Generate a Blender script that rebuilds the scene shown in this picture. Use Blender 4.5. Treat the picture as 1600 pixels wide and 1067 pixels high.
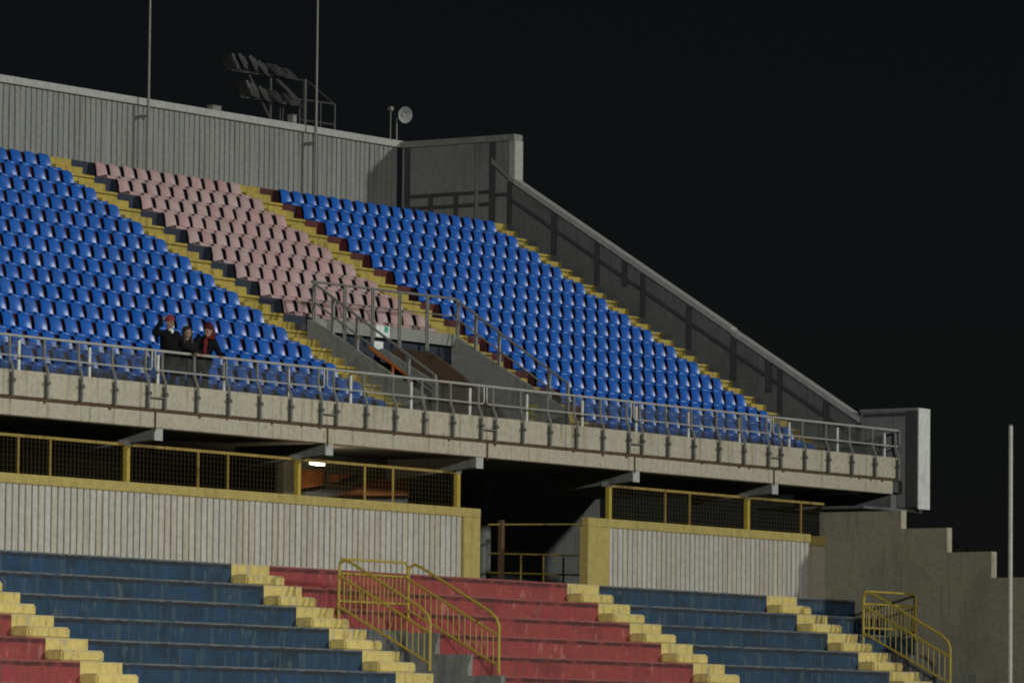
import bpy, bmesh, math, random
from mathutils import Vector, Matrix
import numpy as np
R = math.radians
random.seed(7)
for o in list(bpy.data.objects): bpy.data.objects.remove(o)
scene = bpy.context.scene
COL = scene.collection

# ------------------------------------------------------------------ camera, sky, light, exposure
ZO = 15.43                       # the stand was measured from its top row; ground is 15.43 m below
cam_d = bpy.data.cameras.new('camera'); cam = bpy.data.objects.new('camera', cam_d); COL.objects.link(cam)
yaw, pitch, roll = 0.956654, 0.0774664, 0.0099752
fw = Vector((math.sin(yaw)*math.cos(pitch), math.cos(yaw)*math.cos(pitch), math.sin(pitch)))
ri = Vector((math.cos(yaw), -math.sin(yaw), 0)); up = ri.cross(fw)
r2 = ri*math.cos(roll) + up*math.sin(roll); u2 = up*math.cos(roll) - ri*math.sin(roll)
M = Matrix((r2, u2, -fw)).transposed().to_4x4(); M.translation = Vector((-96.34976, -80.84307, -13.82843 + ZO))
cam.matrix_world = M
cam_d.sensor_width = 36; cam_d.lens = 36*8697.71/1600; cam_d.clip_start = 1; cam_d.clip_end = 5000
scene.camera = cam

SUN_AZ, SUN_EL = R(20), R(14)     # floodlight bank, to the right of the stand's normal
w = bpy.data.worlds.new('World'); scene.world = w; w.use_nodes = True
nt = w.node_tree; bg = nt.nodes['Background']
sky = nt.nodes.new('ShaderNodeTexSky'); sky.sky_type = 'NISHITA'; sky.sun_disc = False
sky.sun_elevation = SUN_EL; sky.sun_rotation = math.pi - SUN_AZ
hs = nt.nodes.new('ShaderNodeHueSaturation'); hs.inputs['Saturation'].default_value = .55      # city glow greys the night sky
nt.links.new(sky.outputs[0], hs.inputs['Color']); nt.links.new(hs.outputs[0], bg.inputs[0]); bg.inputs[1].default_value = 0.00145
sky.ozone_density = 3.4; sky.dust_density = .3; sky.air_density = 1
sd = bpy.data.lights.new('sun', 'SUN'); sd.energy = 1.52; sd.angle = R(3); sd.color = (.94, .985, .93)
so = bpy.data.objects.new('sun', sd); COL.objects.link(so)
ldir = Vector((math.sin(SUN_AZ)*math.cos(SUN_EL), -math.cos(SUN_AZ)*math.cos(SUN_EL), math.sin(SUN_EL)))
so.rotation_euler = ldir.to_track_quat('Z', 'Y').to_euler(); so.location = ldir*200
# the second floodlight bank of the ground, far off on the left side of the pitch
fd = bpy.data.lights.new('floodlight_bank', 'SPOT'); fd.energy = 330000; fd.spot_size = R(27); fd.spot_blend = 1
fd.shadow_soft_size = 2.0; fd.color = (.95, .985, .93)
fo = bpy.data.objects.new('floodlight_bank', fd); COL.objects.link(fo)
fo.location = (-96, -103, 30); fo.rotation_euler = (fo.location - Vector((-6, -11, 6))).to_track_quat('Z', 'Y').to_euler()
scene.view_settings.view_transform = 'Standard'; scene.view_settings.look = 'None'
scene.view_settings.exposure = 0; scene.view_settings.gamma = 1; scene.view_settings.use_curve_mapping = False
scene.render.engine = 'CYCLES'
scene.cycles.filter_width = 1.9
scene.cycles.max_bounces = 6; scene.cycles.transparent_max_bounces = 12

# ------------------------------------------------------------------ mesh helpers
class MB:
    def __init__(s): s.v = []; s.f = []; s.m = []
    def add(s, vs, fs, mi=0):
        n = len(s.v); s.v += [tuple(p) for p in vs]; s.f += [tuple(i+n for i in f) for f in fs]; s.m += [mi]*len(fs); return s
    def box(s, x0, x1, y0, y1, z0, z1, mi=0):
        v = [(x, y, z) for z in (z0, z1) for y in (y0, y1) for x in (x0, x1)]
        return s.add(v, [(0,2,3,1),(4,5,7,6),(0,1,5,4),(2,6,7,3),(0,4,6,2),(1,3,7,5)], mi)
    def cbox(s, x0, x1, y0, y1, z0, z1, c=.01, mi=0):          # box with all edges chamfered
        bm = bmesh.new(); bmesh.ops.create_cube(bm, size=1)
        for v in bm.verts: v.co = Vector((x0+(v.co.x+.5)*(x1-x0), y0+(v.co.y+.5)*(y1-y0), z0+(v.co.z+.5)*(z1-z0)))
        bmesh.ops.bevel(bm, geom=bm.edges[:], offset=c, segments=2, affect='EDGES')
        s.add([v.co.copy() for v in bm.verts], [[v.index for v in f.verts] for f in bm.faces], mi); bm.free(); return s
    def prism(s, poly, axis, a0, a1, mi=0):                    # polygon in the plane across axis, extruded along it
        def P(p, a): return {0:(a,p[0],p[1]), 1:(p[0],a,p[1]), 2:(p[0],p[1],a)}[axis]
        n = len(poly); v = [P(p,a0) for p in poly]+[P(p,a1) for p in poly]
        return s.add(v, [tuple(range(n)), tuple(range(2*n-1,n-1,-1))]+[(i,i+n,(i+1)%n+n,(i+1)%n) for i in range(n)], mi)
    def tube(s, pts, r, n=8, mi=0):
        pts = [Vector(p) for p in pts]; rs = r if isinstance(r, (list, tuple)) else [r]*len(pts)
        rings = []; side = None
        for i, p in enumerate(pts):
            d = (pts[min(i+1,len(pts)-1)]-pts[max(i-1,0)]).normalized()
            if side is None:
                side = d.orthogonal().normalized()
            side = (side - d*side.dot(d)).normalized(); t = d.cross(side)
            rings.append([p+(side*math.cos(a)+t*math.sin(a))*rs[i] for a in [2*math.pi*k/n for k in range(n)]])
        v = [q for g in rings for q in g]; f = []
        for i in range(len(pts)-1):
            for k in range(n): f.append((i*n+k, i*n+(k+1)%n, (i+1)*n+(k+1)%n, (i+1)*n+k))
        f.append(tuple(range(n-1,-1,-1))); f.append(tuple((len(pts)-1)*n+k for k in range(n)))
        return s.add(v, f, mi)
    def mesh(s, name, mats, org=(0,0,0), smooth=False):
        me = bpy.data.meshes.new(name)
        me.from_pydata([(p[0]-org[0], p[1]-org[1], p[2]-org[2]) for p in s.v], [], s.f)
        for m in (mats if isinstance(mats,(list,tuple)) else [mats]): me.materials.append(m)
        me.polygons.foreach_set('material_index', s.m)
        bm = bmesh.new(); bm.from_mesh(me); bmesh.ops.recalc_face_normals(bm, faces=bm.faces); bm.to_mesh(me); bm.free()
        if smooth:
            me.polygons.foreach_set('use_smooth', [True]*len(me.polygons))
            me.set_sharp_from_angle(angle=R(40))
        me.update(); return me

def tag(o, label=None, cat=None, group=None, kind=None):
    if label: o['label'] = label
    if cat: o['category'] = cat
    if group: o['group'] = group
    if kind: o['kind'] = kind
    return o
BASE = {}                        # where each object's origin is, in stand coordinates
def link(name, data, org, parent=None):
    o = bpy.data.objects.new(name, data); COL.objects.link(o)
    if parent is not None:
        o.parent = parent; b = BASE[parent.name]; o.location = (org[0]-b[0], org[1]-b[1], org[2]-b[2])
    else: o.location = (org[0], org[1], org[2]+ZO)
    BASE[o.name] = tuple(org); return o
def build(mb, name, mats, parent=None, org=None, smooth=False):
    if org is None:
        vs = np.array(mb.v); org = tuple(vs.min(0)*.5+vs.max(0)*.5); org = (org[0], org[1], float(vs[:,2].min()))
    return link(name, mb.mesh(name, mats, org, smooth), org, parent)
def empty(name, org, label=None, cat=None, group=None, kind=None):
    return tag(link(name, None, org), label, cat, group, kind)
def copy_at(o, org, parent=None):
    c = o.copy(); COL.objects.link(c); BASE[c.name] = tuple(org)
    if parent is not None:
        c.parent = parent; b = BASE[parent.name]; c.location = (org[0]-b[0], org[1]-b[1], org[2]-b[2])
    else: c.location = (org[0], org[1], org[2]+ZO)
    return c

# ------------------------------------------------------------------ materials
def material(name, col, rough=.8, spots=(), metal=0., spec=.3, rand=0., hue_rand=0., bump=0., bump_scale=60, band=None, streak=None, fine=.055):
    """col base; spots = [(colour, scale, threshold, softness, amount, stretch z)] worn patches from world position;
    band = (colour, z from, z to, amount) dirt on the piece's own height; streak = (colour, amount)"""
    m = bpy.data.materials.new(name); m.use_nodes = True; t = m.node_tree; N = t.nodes; L = t.links
    b = N['Principled BSDF']; b.inputs['Roughness'].default_value = rough; b.inputs['Metallic'].default_value = metal
    b.inputs['Specular IOR Level'].default_value = spec
    geo = N.new('ShaderNodeNewGeometry')
    def mixc(a, c2, fac):
        x = N.new('ShaderNodeMix'); x.data_type = 'RGBA'
        if isinstance(a, tuple): x.inputs[6].default_value = (*a, 1)
        else: L.new(a, x.inputs[6])
        if isinstance(c2, tuple): x.inputs[7].default_value = (*c2, 1)
        else: L.new(c2, x.inputs[7])
        if isinstance(fac, float): x.inputs[0].default_value = fac
        else: L.new(fac, x.inputs[0])
        return x.outputs[2]
    def noise(scale, stretch=1., detail=5, off=0.):
        mp = N.new('ShaderNodeMapping'); mp.inputs['Scale'].default_value = (1, 1, stretch); mp.inputs['Location'].default_value = (off, off*.7, off*.3)
        L.new(geo.outputs['Position'], mp.inputs[0])
        n = N.new('ShaderNodeTexNoise'); n.inputs['Scale'].default_value = scale; n.inputs['Detail'].default_value = detail
        L.new(mp.outputs[0], n.inputs[0]); return n.outputs['Fac']
    def ramp(x, a, c, lo=0., hi=1.):
        r = N.new('ShaderNodeMapRange'); r.interpolation_type = 'SMOOTHSTEP'
        r.inputs[1].default_value = a; r.inputs[2].default_value = c; r.inputs[3].default_value = lo; r.inputs[4].default_value = hi
        L.new(x, r.inputs[0]); return r.outputs[0]
    def mul(a, c):
        x = N.new('ShaderNodeMath'); x.operation = 'MULTIPLY'; L.new(a, x.inputs[0])
        if isinstance(c, float): x.inputs[1].default_value = c
        else: L.new(c, x.inputs[1])
        return x.outputs[0]
    c = col
    if fine:
        dk = tuple(v*(1-2.2*fine) for v in col); lt = tuple(min(1, v*(1+2.2*fine)) for v in col)
        c = mixc(dk, lt, ramp(noise(9, 1, 8), .25, .75))
    for i, (sc_, s_, th, so_, am, st) in enumerate(spots):
        c = mixc(c, sc_, mul(ramp(noise(s_, st, 6, 3.1*i+1), th, th+so_), float(am)))
    if streak:
        c = mixc(c, streak[0], mul(ramp(noise(7, .07, 4, 9.), .52, .72), float(streak[1])))
    if band:
        tc = N.new('ShaderNodeTexCoord'); sp = N.new('ShaderNodeSeparateXYZ'); L.new(tc.outputs['Object'], sp.inputs[0])
        for bc, z0, z1, am in band:
            jit = N.new('ShaderNodeMath'); jit.operation = 'MULTIPLY_ADD'; L.new(noise(5, 1, 6, 5.), jit.inputs[0]); jit.inputs[1].default_value = .05; L.new(sp.outputs[2], jit.inputs[2])
            a_ = ramp(jit.outputs[0], z0+.015, z0+.035); b_ = ramp(jit.outputs[0], z1+.015, z1+.03, 1., 0.)
            c = mixc(c, bc, mul(mul(mul(a_, b_), ramp(noise(3, 1, 7, 2.2), .3, .55, .35, 1.)), float(am)))
    if rand or hue_rand:
        oi = N.new('ShaderNodeObjectInfo'); h = N.new('ShaderNodeHueSaturation')
        mr = N.new('ShaderNodeMapRange'); mr.inputs[3].default_value = 1-rand; mr.inputs[4].default_value = 1+rand; L.new(oi.outputs['Random'], mr.inputs[0]); L.new(mr.outputs[0], h.inputs['Value'])
        if hue_rand:
            k = N.new('ShaderNodeMath'); k.operation = 'MULTIPLY'; k.inputs[1].default_value = 37.7; L.new(oi.outputs['Random'], k.inputs[0])
            fr = N.new('ShaderNodeMath'); fr.operation = 'FRACT'; L.new(k.outputs[0], fr.inputs[0])
            mr2 = N.new('ShaderNodeMapRange'); mr2.inputs[3].default_value = 1-hue_rand; mr2.inputs[4].default_value = 1+hue_rand; L.new(fr.outputs[0], mr2.inputs[0]); L.new(mr2.outputs[0], h.inputs['Saturation'])
        if isinstance(c, tuple): h.inputs['Color'].default_value = (*c, 1)
        else: L.new(c, h.inputs['Color'])
        c = h.outputs[0]
    if isinstance(c, tuple): b.inputs['Base Color'].default_value = (*c, 1)
    else: L.new(c, b.inputs['Base Color'])
    if bump:
        bp = N.new('ShaderNodeBump'); bp.inputs['Strength'].default_value = bump; bp.inputs['Distance'].default_value = .02
        L.new(noise(bump_scale, 1, 6), bp.inputs['Height']); L.new(bp.outputs[0], b.inputs['Normal'])
    return m
DIRT = (.035, .032, .028)
MT = {}
MT['concrete'] = material('weathered_concrete', (.38, .335, .255), .9, [((.24,.205,.145), 1.5, .52, .25, .45, .5), ((.14,.08,.04), 5, .66, .08, .6, .25), ((.12,.10,.07), 22, .64, .06, .6, .7), ((.42,.39,.32), 6, .58, .2, .5, 1)], streak=((.19,.15,.10), .75), bump=.15)
MT['concrete_grey'] = material('grey_concrete', (.20, .195, .18), .92, [((.09,.09,.085), 1.7, .5, .25, .6, .6), ((.28,.27,.24), 7, .6, .2, .4, 1)], streak=((.07,.07,.065), .6), bump=.25)
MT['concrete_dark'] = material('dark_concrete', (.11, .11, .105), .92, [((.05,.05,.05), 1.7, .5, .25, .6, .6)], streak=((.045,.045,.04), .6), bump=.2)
MT['end_concrete'] = material('cast_concrete', (.235, .215, .16), .92, [((.13,.12,.09), .8, .48, .3, .65, .6), ((.34,.31,.25), 4, .6, .2, .4, 1)], streak=((.13,.115,.09), .5), bump=.35, bump_scale=35)
MT['rust'] = material('rusty_steel', (.10, .055, .03), .9, [((.05,.035,.02), 6, .5, .2, .7, 1), ((.17,.10,.05), 11, .6, .15, .6, 1)])
MT['yellow_up'] = material('worn_yellow_paint', (.36, .265, .055), .75, [((.15,.10,.03), 3.5, .56, .18, .7, .6), ((.42,.34,.14), 9, .6, .15, .5, 1)], streak=((.13,.09,.03), .55), rand=.08, bump=.2)
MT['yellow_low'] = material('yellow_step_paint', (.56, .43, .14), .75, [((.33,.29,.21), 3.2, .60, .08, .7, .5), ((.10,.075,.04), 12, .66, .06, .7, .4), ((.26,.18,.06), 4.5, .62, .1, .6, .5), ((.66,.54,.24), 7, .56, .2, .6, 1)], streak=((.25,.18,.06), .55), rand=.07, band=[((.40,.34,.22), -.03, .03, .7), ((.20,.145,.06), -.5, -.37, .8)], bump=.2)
MT['yellow_metal'] = material('yellow_enamel', (.36, .265, .04), .5, [((.14,.07,.025), 6, .64, .12, .7, 1)], spec=.4)
MT['yellow_beam'] = material('yellow_beam_paint', (.36, .275, .085), .7, [((.22,.17,.05), 3, .55, .2, .6, .6)], streak=((.2,.14,.05), .4))
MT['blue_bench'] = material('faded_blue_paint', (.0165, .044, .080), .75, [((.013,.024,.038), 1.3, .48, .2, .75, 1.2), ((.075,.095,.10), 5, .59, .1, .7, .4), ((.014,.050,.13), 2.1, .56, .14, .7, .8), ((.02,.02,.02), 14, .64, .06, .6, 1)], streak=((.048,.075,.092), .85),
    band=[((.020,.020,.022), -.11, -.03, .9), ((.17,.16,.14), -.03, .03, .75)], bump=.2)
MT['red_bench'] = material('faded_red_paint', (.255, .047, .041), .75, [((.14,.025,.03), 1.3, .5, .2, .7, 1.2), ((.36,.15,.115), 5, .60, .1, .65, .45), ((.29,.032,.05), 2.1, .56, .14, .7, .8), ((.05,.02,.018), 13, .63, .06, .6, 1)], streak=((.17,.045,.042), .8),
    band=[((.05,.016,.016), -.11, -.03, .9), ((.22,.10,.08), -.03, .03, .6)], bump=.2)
MT['maroon'] = material('maroon_riser_paint', (.085, .020, .017), .8, [((.02,.012,.012), 2.2, .48, .2, .8, .6), ((.13,.05,.03), 6, .62, .1, .6, .6)])
MT['navy'] = material('navy_riser_paint', (.022, .028, .042), .8, [((.05,.055,.065), 6, .6, .15, .5, 1)])
MT['panel_up'] = material('grey_cladding_sheet', (.215, .216, .20), .6, [((.175,.175,.16), 1.2, .5, .3, .5, .3), ((.10,.07,.05), 6, .72, .06, .6, .6)], streak=((.13,.12,.10), .55), rand=.06, spec=.25)
MT['panel_low'] = material('cream_cladding_sheet', (.395, .362, .312), .6, [((.32,.28,.21), 2.0, .5, .25, .5, .25), ((.20,.13,.06), 7, .72, .06, .5, .4)], streak=((.27,.235,.17), .5), rand=.07, hue_rand=.35, spec=.25)
MT['end_clad'] = material('dull_cladding', (.19, .187, .175), .7, [((.135,.133,.125), 1.5, .5, .25, .6, .7)], streak=((.11,.11,.10), .5))
MT['slope_clad'] = material('darker_cladding', (.125, .127, .122), .7, [((.07,.07,.066), 1.5, .5, .25, .6, .7)], streak=((.06,.06,.056), .5))  # darker tone than the upper end sheet
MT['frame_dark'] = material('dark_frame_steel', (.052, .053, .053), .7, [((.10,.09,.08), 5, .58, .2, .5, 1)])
MT['cap_light'] = material('pale_cap_sheet', (.34, .335, .305), .55, [((.26,.25,.22), 2.5, .55, .2, .5, .6)], spec=.35)
MT['cap_grey'] = material('grey_cap_sheet', (.215, .21, .19), .6, [((.14,.135,.125), 2.5, .5, .25, .6, .6)])
MT['white_box'] = material('white_cladding', (.60, .595, .565), .5, [((.36,.36,.34), 2.5, .55, .2, .5, .4)], streak=((.34,.33,.30), .35), spec=.35)
MT['wire'] = material('dark_weathered_wire', (.10,.075,.03), .8)
MT['yellow_old'] = material('rusting_yellow_enamel', (.26,.175,.038), .6, [((.13,.06,.02), 5, .5, .2, .8, .5)])
MT['galv'] = material('galvanised_steel', (.20, .19, .17), .55, [((.13,.115,.095), 9, .55, .2, .6, 1)], metal=.25, spec=.4)
MT['galv_light'] = material('bright_galvanised_tube', (.36, .345, .31), .5, [((.24,.19,.13), 7, .6, .15, .6, 1)], metal=.15, spec=.4)
MT['post_dark'] = material('dark_post_steel', (.075, .075, .072), .6, [((.13,.10,.07), 9, .6, .15, .6, 1)], metal=.2)
MT['alu'] = material('pale_aluminium', (.52, .51, .48), .45, [((.38,.36,.33), 7, .6, .15, .5, 1)], spec=.4)
MT['orange'] = material('orange_enamel', (.42, .12, .02), .6, [((.16,.06,.02), 7, .6, .15, .6, 1)])
MT['brown'] = material('brown_stair_paint', (.085, .052, .032), .85, [((.04,.03,.022), 3, .5, .2, .7, 1), ((.15,.08,.04), 6, .62, .12, .5, 1)])
MT['terracotta'] = material('terracotta_wall_paint', (.26, .085, .028), .85, [((.13,.045,.02), 2, .5, .25, .5, 1)])
MT['seat_blue'] = material('glossy_blue_plastic', (.017, .095, .38), .31, [((.03,.11,.36), 6, .6, .2, .3, 1)], spec=.42, rand=.07, hue_rand=.02, fine=.05)
MT['seat_pink'] = material('sun_bleached_pink_plastic', (.385, .245, .24), .55, [((.44,.31,.29), 7, .55, .2, .5, 1), ((.27,.14,.145), 5, .62, .15, .5, 1)], spec=.35, rand=.07, hue_rand=.14, fine=.05)
MT['lamp_body'] = material('weathered_lamp_housing', (.065, .062, .06), .6, [((.025,.022,.02), 5, .5, .2, .5, 1)], metal=.2)
MT['horn'] = material('pale_horn_enamel', (.27, .27, .26), .5)
MT['sign_white'] = material('white_sign_sheet', (.62, .63, .60), .6, [((.45,.46,.44), 9, .6, .15, .4, 1)])
MT['sign_green'] = material('green_sign_print', (.05, .30, .22), .6)
MT['grass'] = material('pitch_grass', (.035, .075, .018), .95, [((.06,.10,.03), .3, .5, .2, .6, 1)], bump=.5, bump_scale=20)
MT['bark'] = material('dark_bark', (.06, .045, .03), .95)
MT['leaf'] = material('dark_foliage', (.022, .036, .016), .8, [((.04,.06,.02), 3, .5, .2, .6, 1)])
def glass_mat():
    m = bpy.data.materials.new('grimy_clear_screen'); m.use_nodes = True; t = m.node_tree; N = t.nodes; L = t.links
    for n in list(N): N.remove(n)
    out = N.new('ShaderNodeOutputMaterial'); tr = N.new('ShaderNodeBsdfTransparent'); tr.inputs[0].default_value = (.86,.87,.86,1)
    df = N.new('ShaderNodeBsdfDiffuse'); df.inputs[0].default_value = (.16,.155,.14,1); gl = N.new('ShaderNodeBsdfGlossy'); gl.inputs['Roughness'].default_value = .12
    geo = N.new('ShaderNodeNewGeometry'); no = N.new('ShaderNodeTexNoise'); no.inputs['Scale'].default_value = 4; no.inputs['Detail'].default_value = 6; L.new(geo.outputs['Position'], no.inputs[0])
    mr = N.new('ShaderNodeMapRange'); mr.inputs[1].default_value = .3; mr.inputs[2].default_value = .7; mr.inputs[3].default_value = .07; mr.inputs[4].default_value = .2; L.new(no.outputs[0], mr.inputs[0])
    m1 = N.new('ShaderNodeMixShader'); L.new(mr.outputs[0], m1.inputs[0]); L.new(tr.outputs[0], m1.inputs[1]); L.new(df.outputs[0], m1.inputs[2])
    m2 = N.new('ShaderNodeMixShader'); m2.inputs[0].default_value = .03; L.new(m1.outputs[0], m2.inputs[1]); L.new(gl.outputs[0], m2.inputs[2]); L.new(m2.outputs[0], out.inputs[0]); return m
MT['glass'] = glass_mat()
def emit_mat(name, col, s):
    m = bpy.data.materials.new(name); m.use_nodes = True; b = m.node_tree.nodes['Principled BSDF']
    b.inputs['Base Color'].default_value = (.8,.8,.75,1); b.inputs['Emission Color'].default_value = (*col,1); b.inputs['Emission Strength'].default_value = s; return m
MT['tube_lit'] = emit_mat('lit_fluorescent_tube', (1,.86,.55), 2.2)

# ------------------------------------------------------------------ ground
g = MB(); g.box(-900, 900, -400, 900, -16.43, -15.43); tag(build(g, 'ground', MT['grass']), 'dark grass ground around the stadium stand', kind='structure')

# ------------------------------------------------------------------ upper stand
D, H = .6818, .4187
def nose(k): return -.60 - D*k
def tread(k): return -.40 - H*k
A1 = (-.02, .92); A2 = (6.97, 7.93); A3 = (17.43, 18.12); XE = 18.5
stand = empty('upper_grandstand', (3, -11.4, -15.43), 'upper tier of the concrete stand with yellow stairways and a pale parapet', 'grandstand')
proto = {}
def piece(name, x0, x1, y0, y1, z0, z1, mat, parent, top=True, c=0.):      # shared box meshes, origin at the front top left edge
    key = (name, round(x1-x0,3), round(y1-y0,3), round(z1-z0,3), mat.name)
    org = (x0, y0, z1)
    if key in proto: return copy_at(proto[key], org, parent)
    m = MB()
    if c: m.cbox(x0, x1, y0, y1, z0, z1, c)
    else: m.box(x0, x1, y0, y1, z0, z1)
    proto[key] = build(m, name, mat, parent, org); return proto[key]
def nosed_step(x0, x1, k, mat):
    key = ('aisle_step', round(x1-x0,3)); org = (x0, nose(k), tread(k))
    if key in proto: return copy_at(proto[key], org, stand)
    m = MB(); y, z = nose(k), tread(k)
    m.box(x0, x1, y, y+D, z-.6, z-.085); m.box(x0, x1, y+.05, y+D, z-.085, z-.055); m.box(x0, x1, y-.015, y+D, z-.055, z)
    proto[key] = build(m, 'aisle_step', mat, stand, org); return proto[key]
for k in range(-1, 15):
    y, z = nose(k), tread(k); dep = D if k >= 0 else 3.9
    def row(x0, x1, mat): piece('terrace_step', x0, x1, y, y+dep, z-.6, z, mat, stand)
    if k < 0: row(-33, A1[0], MT['maroon']); row(A1[1], A2[0], MT['navy']); row(A2[1], A3[0], MT['maroon']); row(A3[1], XE, MT['concrete_dark'])
    else:
        row(-33, A1[0], MT['maroon'])
        if k <= 8: row(A1[1], A2[0], MT['navy'])
        row(A2[1], A3[0], MT['maroon']); row(A3[1], XE, MT['concrete_dark'])
    for a in (A1, A2, A3):
        if k < 0: piece('aisle_step', a[0], a[1], y, y+dep, z-.6, z, MT['yellow_up'], stand)
        else:
            nosed_step(a[0], a[1], k, MT['yellow_up'])
            yb = nose(k-1); piece('half_step', a[0], a[1], yb-.34, yb-.004, z, z+H*.5, MT['yellow_up'], stand)
for a in (A1, A2, A3): piece('half_step', a[0], a[1], nose(14)-.36, nose(14)-.004, -6.5, -6.385, MT['yellow_up'], stand)
# promenade slab, parapet and fascia in bays of 5.72 m
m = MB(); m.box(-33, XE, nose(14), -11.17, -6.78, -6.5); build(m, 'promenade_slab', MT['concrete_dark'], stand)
bays = [-33.1, -27.39, -21.66, -15.93, -10.2, -4.52, 1.19, 6.88, 12.68, 18.40]
for i in range(len(bays)-1):
    x0, x1 = bays[i]+.006, bays[i+1]-.006
    m = MB(); m.cbox(x0, x1, -11.42, -11.17, -6.665, -6.165, .012); build(m, 'parapet_panel', MT['concrete'], stand, (x0, -11.42, -6.165))
    x1b = min(x1, 18.02)
    m = MB(); m.cbox(x0, x1b, -11.43, -11.10, -7.045, -6.725, .012); build(m, 'fascia_beam', MT['concrete'], stand, (x0, -11.43, -6.725))
    m = MB(); m.box(x0, x1, -11.47, -11.12, -6.725, -6.69)
    for q in range(int((x1-x0)/.5)):
        if random.random() < .5: xx = x0+.3+q*.5+random.uniform(-.1,.1); m.box(xx, xx+random.uniform(.02,.07), -11.465, -11.435, -6.725-random.uniform(.015,.05), -6.724)
    build(m, 'steel_ledge', MT['rust'], stand)
m = MB(); m.box(18.022, XE, -11.40, -11.1, -7.0, -6.73); build(m, 'fascia_end_plate', MT['frame_dark'], stand)
# cantilever beams under the tier
BX = [-27.2, -21.47, -15.75, -10.02, -4.38, .99, 7.03, 12.82]
def beam(x):
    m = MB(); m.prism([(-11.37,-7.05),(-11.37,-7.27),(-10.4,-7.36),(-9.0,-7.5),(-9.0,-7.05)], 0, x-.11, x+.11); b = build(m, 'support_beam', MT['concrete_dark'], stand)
    m = MB(); m.box(x-.125, x+.125, -11.395, -11.372, -7.29, -7.05); build(m, 'beam_end_plate', MT['cap_light'], b)
for x in BX: beam(x)
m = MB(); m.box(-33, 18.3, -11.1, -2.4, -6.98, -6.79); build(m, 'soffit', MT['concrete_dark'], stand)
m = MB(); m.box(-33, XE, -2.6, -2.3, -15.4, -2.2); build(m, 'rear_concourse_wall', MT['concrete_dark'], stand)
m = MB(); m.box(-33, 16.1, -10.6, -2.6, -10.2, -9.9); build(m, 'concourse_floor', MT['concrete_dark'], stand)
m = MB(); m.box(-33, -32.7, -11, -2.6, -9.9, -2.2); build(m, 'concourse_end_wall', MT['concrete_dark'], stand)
for poly in ([(-1.62,-7.78),(-1.36,-7.36),(-.88,-7.36),(-.88,-7.68)], [(-.37,-7.58),(-.37,-7.42),(.2,-7.39)], [(-.15,-7.88),(1.24,-7.44),(2.23,-7.42),(2.24,-7.75)]):
    m = MB(); m.prism(poly, 1, -8.6, -8.35); build(m, 'orange_lit_patch', MT['terracotta'], stand)  # pieces cut to the outline of lit patches on the orange wall
m = MB(); m.box(-1.9, 2.6, -8.3, -8.1, -9.9, -6.99); build(m, 'stair_wall', MT['concrete_dark'], stand)

# vomitory in the middle of the tier
VX0, VX1, VY = 1.04, 6.36, -6.85
def side_wall(x0, x1):
    m = MB(); m.prism([(VY+.12,-3.89),(VY,-3.92),(-9.56,-5.47),(-9.9,-5.66),(-9.9,-6.5),(VY+.12,-6.5)], 0, x0, x1); return build(m, 'vomitory_wall', MT['concrete_grey'], stand)
side_wall(A1[1]+.004, VX0); side_wall(VX1, VX1+.13)
m = MB(); m.box(VX1+.13, A2[0]-.004, VY-2.9, VY+.12, -6.9, -6.5); build(m, 'vomitory_sill', MT['concrete_dark'], stand)
for k in range(9, 15):
    piece('terrace_step', VX1+.134, A2[0], nose(k), nose(k)+D, tread(k)-.6, tread(k), MT['navy'], stand)
m = MB(); m.box(VX0+.003, VX1-.003, VY, VY+.12, -4.13, -3.86); build(m, 'vomitory_kerb', MT['cap_grey'], stand)
m = MB(); m.box(VX0+.003, VX1-.003, VY+.16, VY+.3, -4.66, -4.14); build(m, 'vomitory_lintel', MT['navy'], stand)
m = MB(); m.box(VX0+.003, VX1-.003, VY+.05, nose(8), -4.135, -4.0); build(m, 'vomitory_ledge', MT['concrete_dark'], stand)
m = MB(); m.prism([(-7.0,-4.42),(-7.25,-4.36),(-8.12,-4.52),(-8.92,-5.02),(-10.1,-5.95),(-10.1,-6.49),(-7.0,-6.49)], 0, 3.7, 3.82); build(m, 'stair_balustrade', MT['brown'], stand)
m = MB(); m.prism([(-6.95,-4.43),(-7.09,-4.40),(-8.6,-5.22),(-8.6,-6.49),(-8.5,-6.49),(-8.5,-5.31),(-6.95,-4.56)], 0, 3.2, 3.3); build(m, 'stair_ledge', MT['concrete_grey'], stand)
m = MB(); m.box(5.1, 5.9, -6.68, -6.6, -6.4, -4.8); build(m, 'stair_door_panel', MT['frame_dark'], stand)
hr = empty('stair_handrail', (2.6, -8, -6.5), 'orange sloping handrail inside the passage opening of the upper tier', 'handrail')
m = MB(); m.tube([(2.6,-7.2,-4.42),(2.6,-8.4,-5.16)], .04); build(m, 'top_rail', MT['orange'], hr)
m = MB(); m.tube([(2.6,-7.85,-4.84),(2.6,-7.85,-6.4)], .03); build(m, 'post', MT['orange'], hr)
m = MB(); m.tube([(2.6,-8.36,-5.15),(2.6,-8.36,-6.45)], .03); build(m, 'post', MT['orange'], hr)
yp = empty('yellow_gate_post', (3.6,-10.9,-6.5), 'small yellow gate post with two hinge brackets behind the parapet', 'gate post')
m = MB(); m.box(3.58,3.68,-10.9,-10.8,-6.5,-5.76); build(m, 'post', MT['yellow_up'], yp)
for z in (-5.8, -6.03): m = MB(); m.box(3.45,3.83,-10.93,-10.905,z,z+.06); build(m, 'hinge_bracket', MT['yellow_up'], yp)

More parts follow.
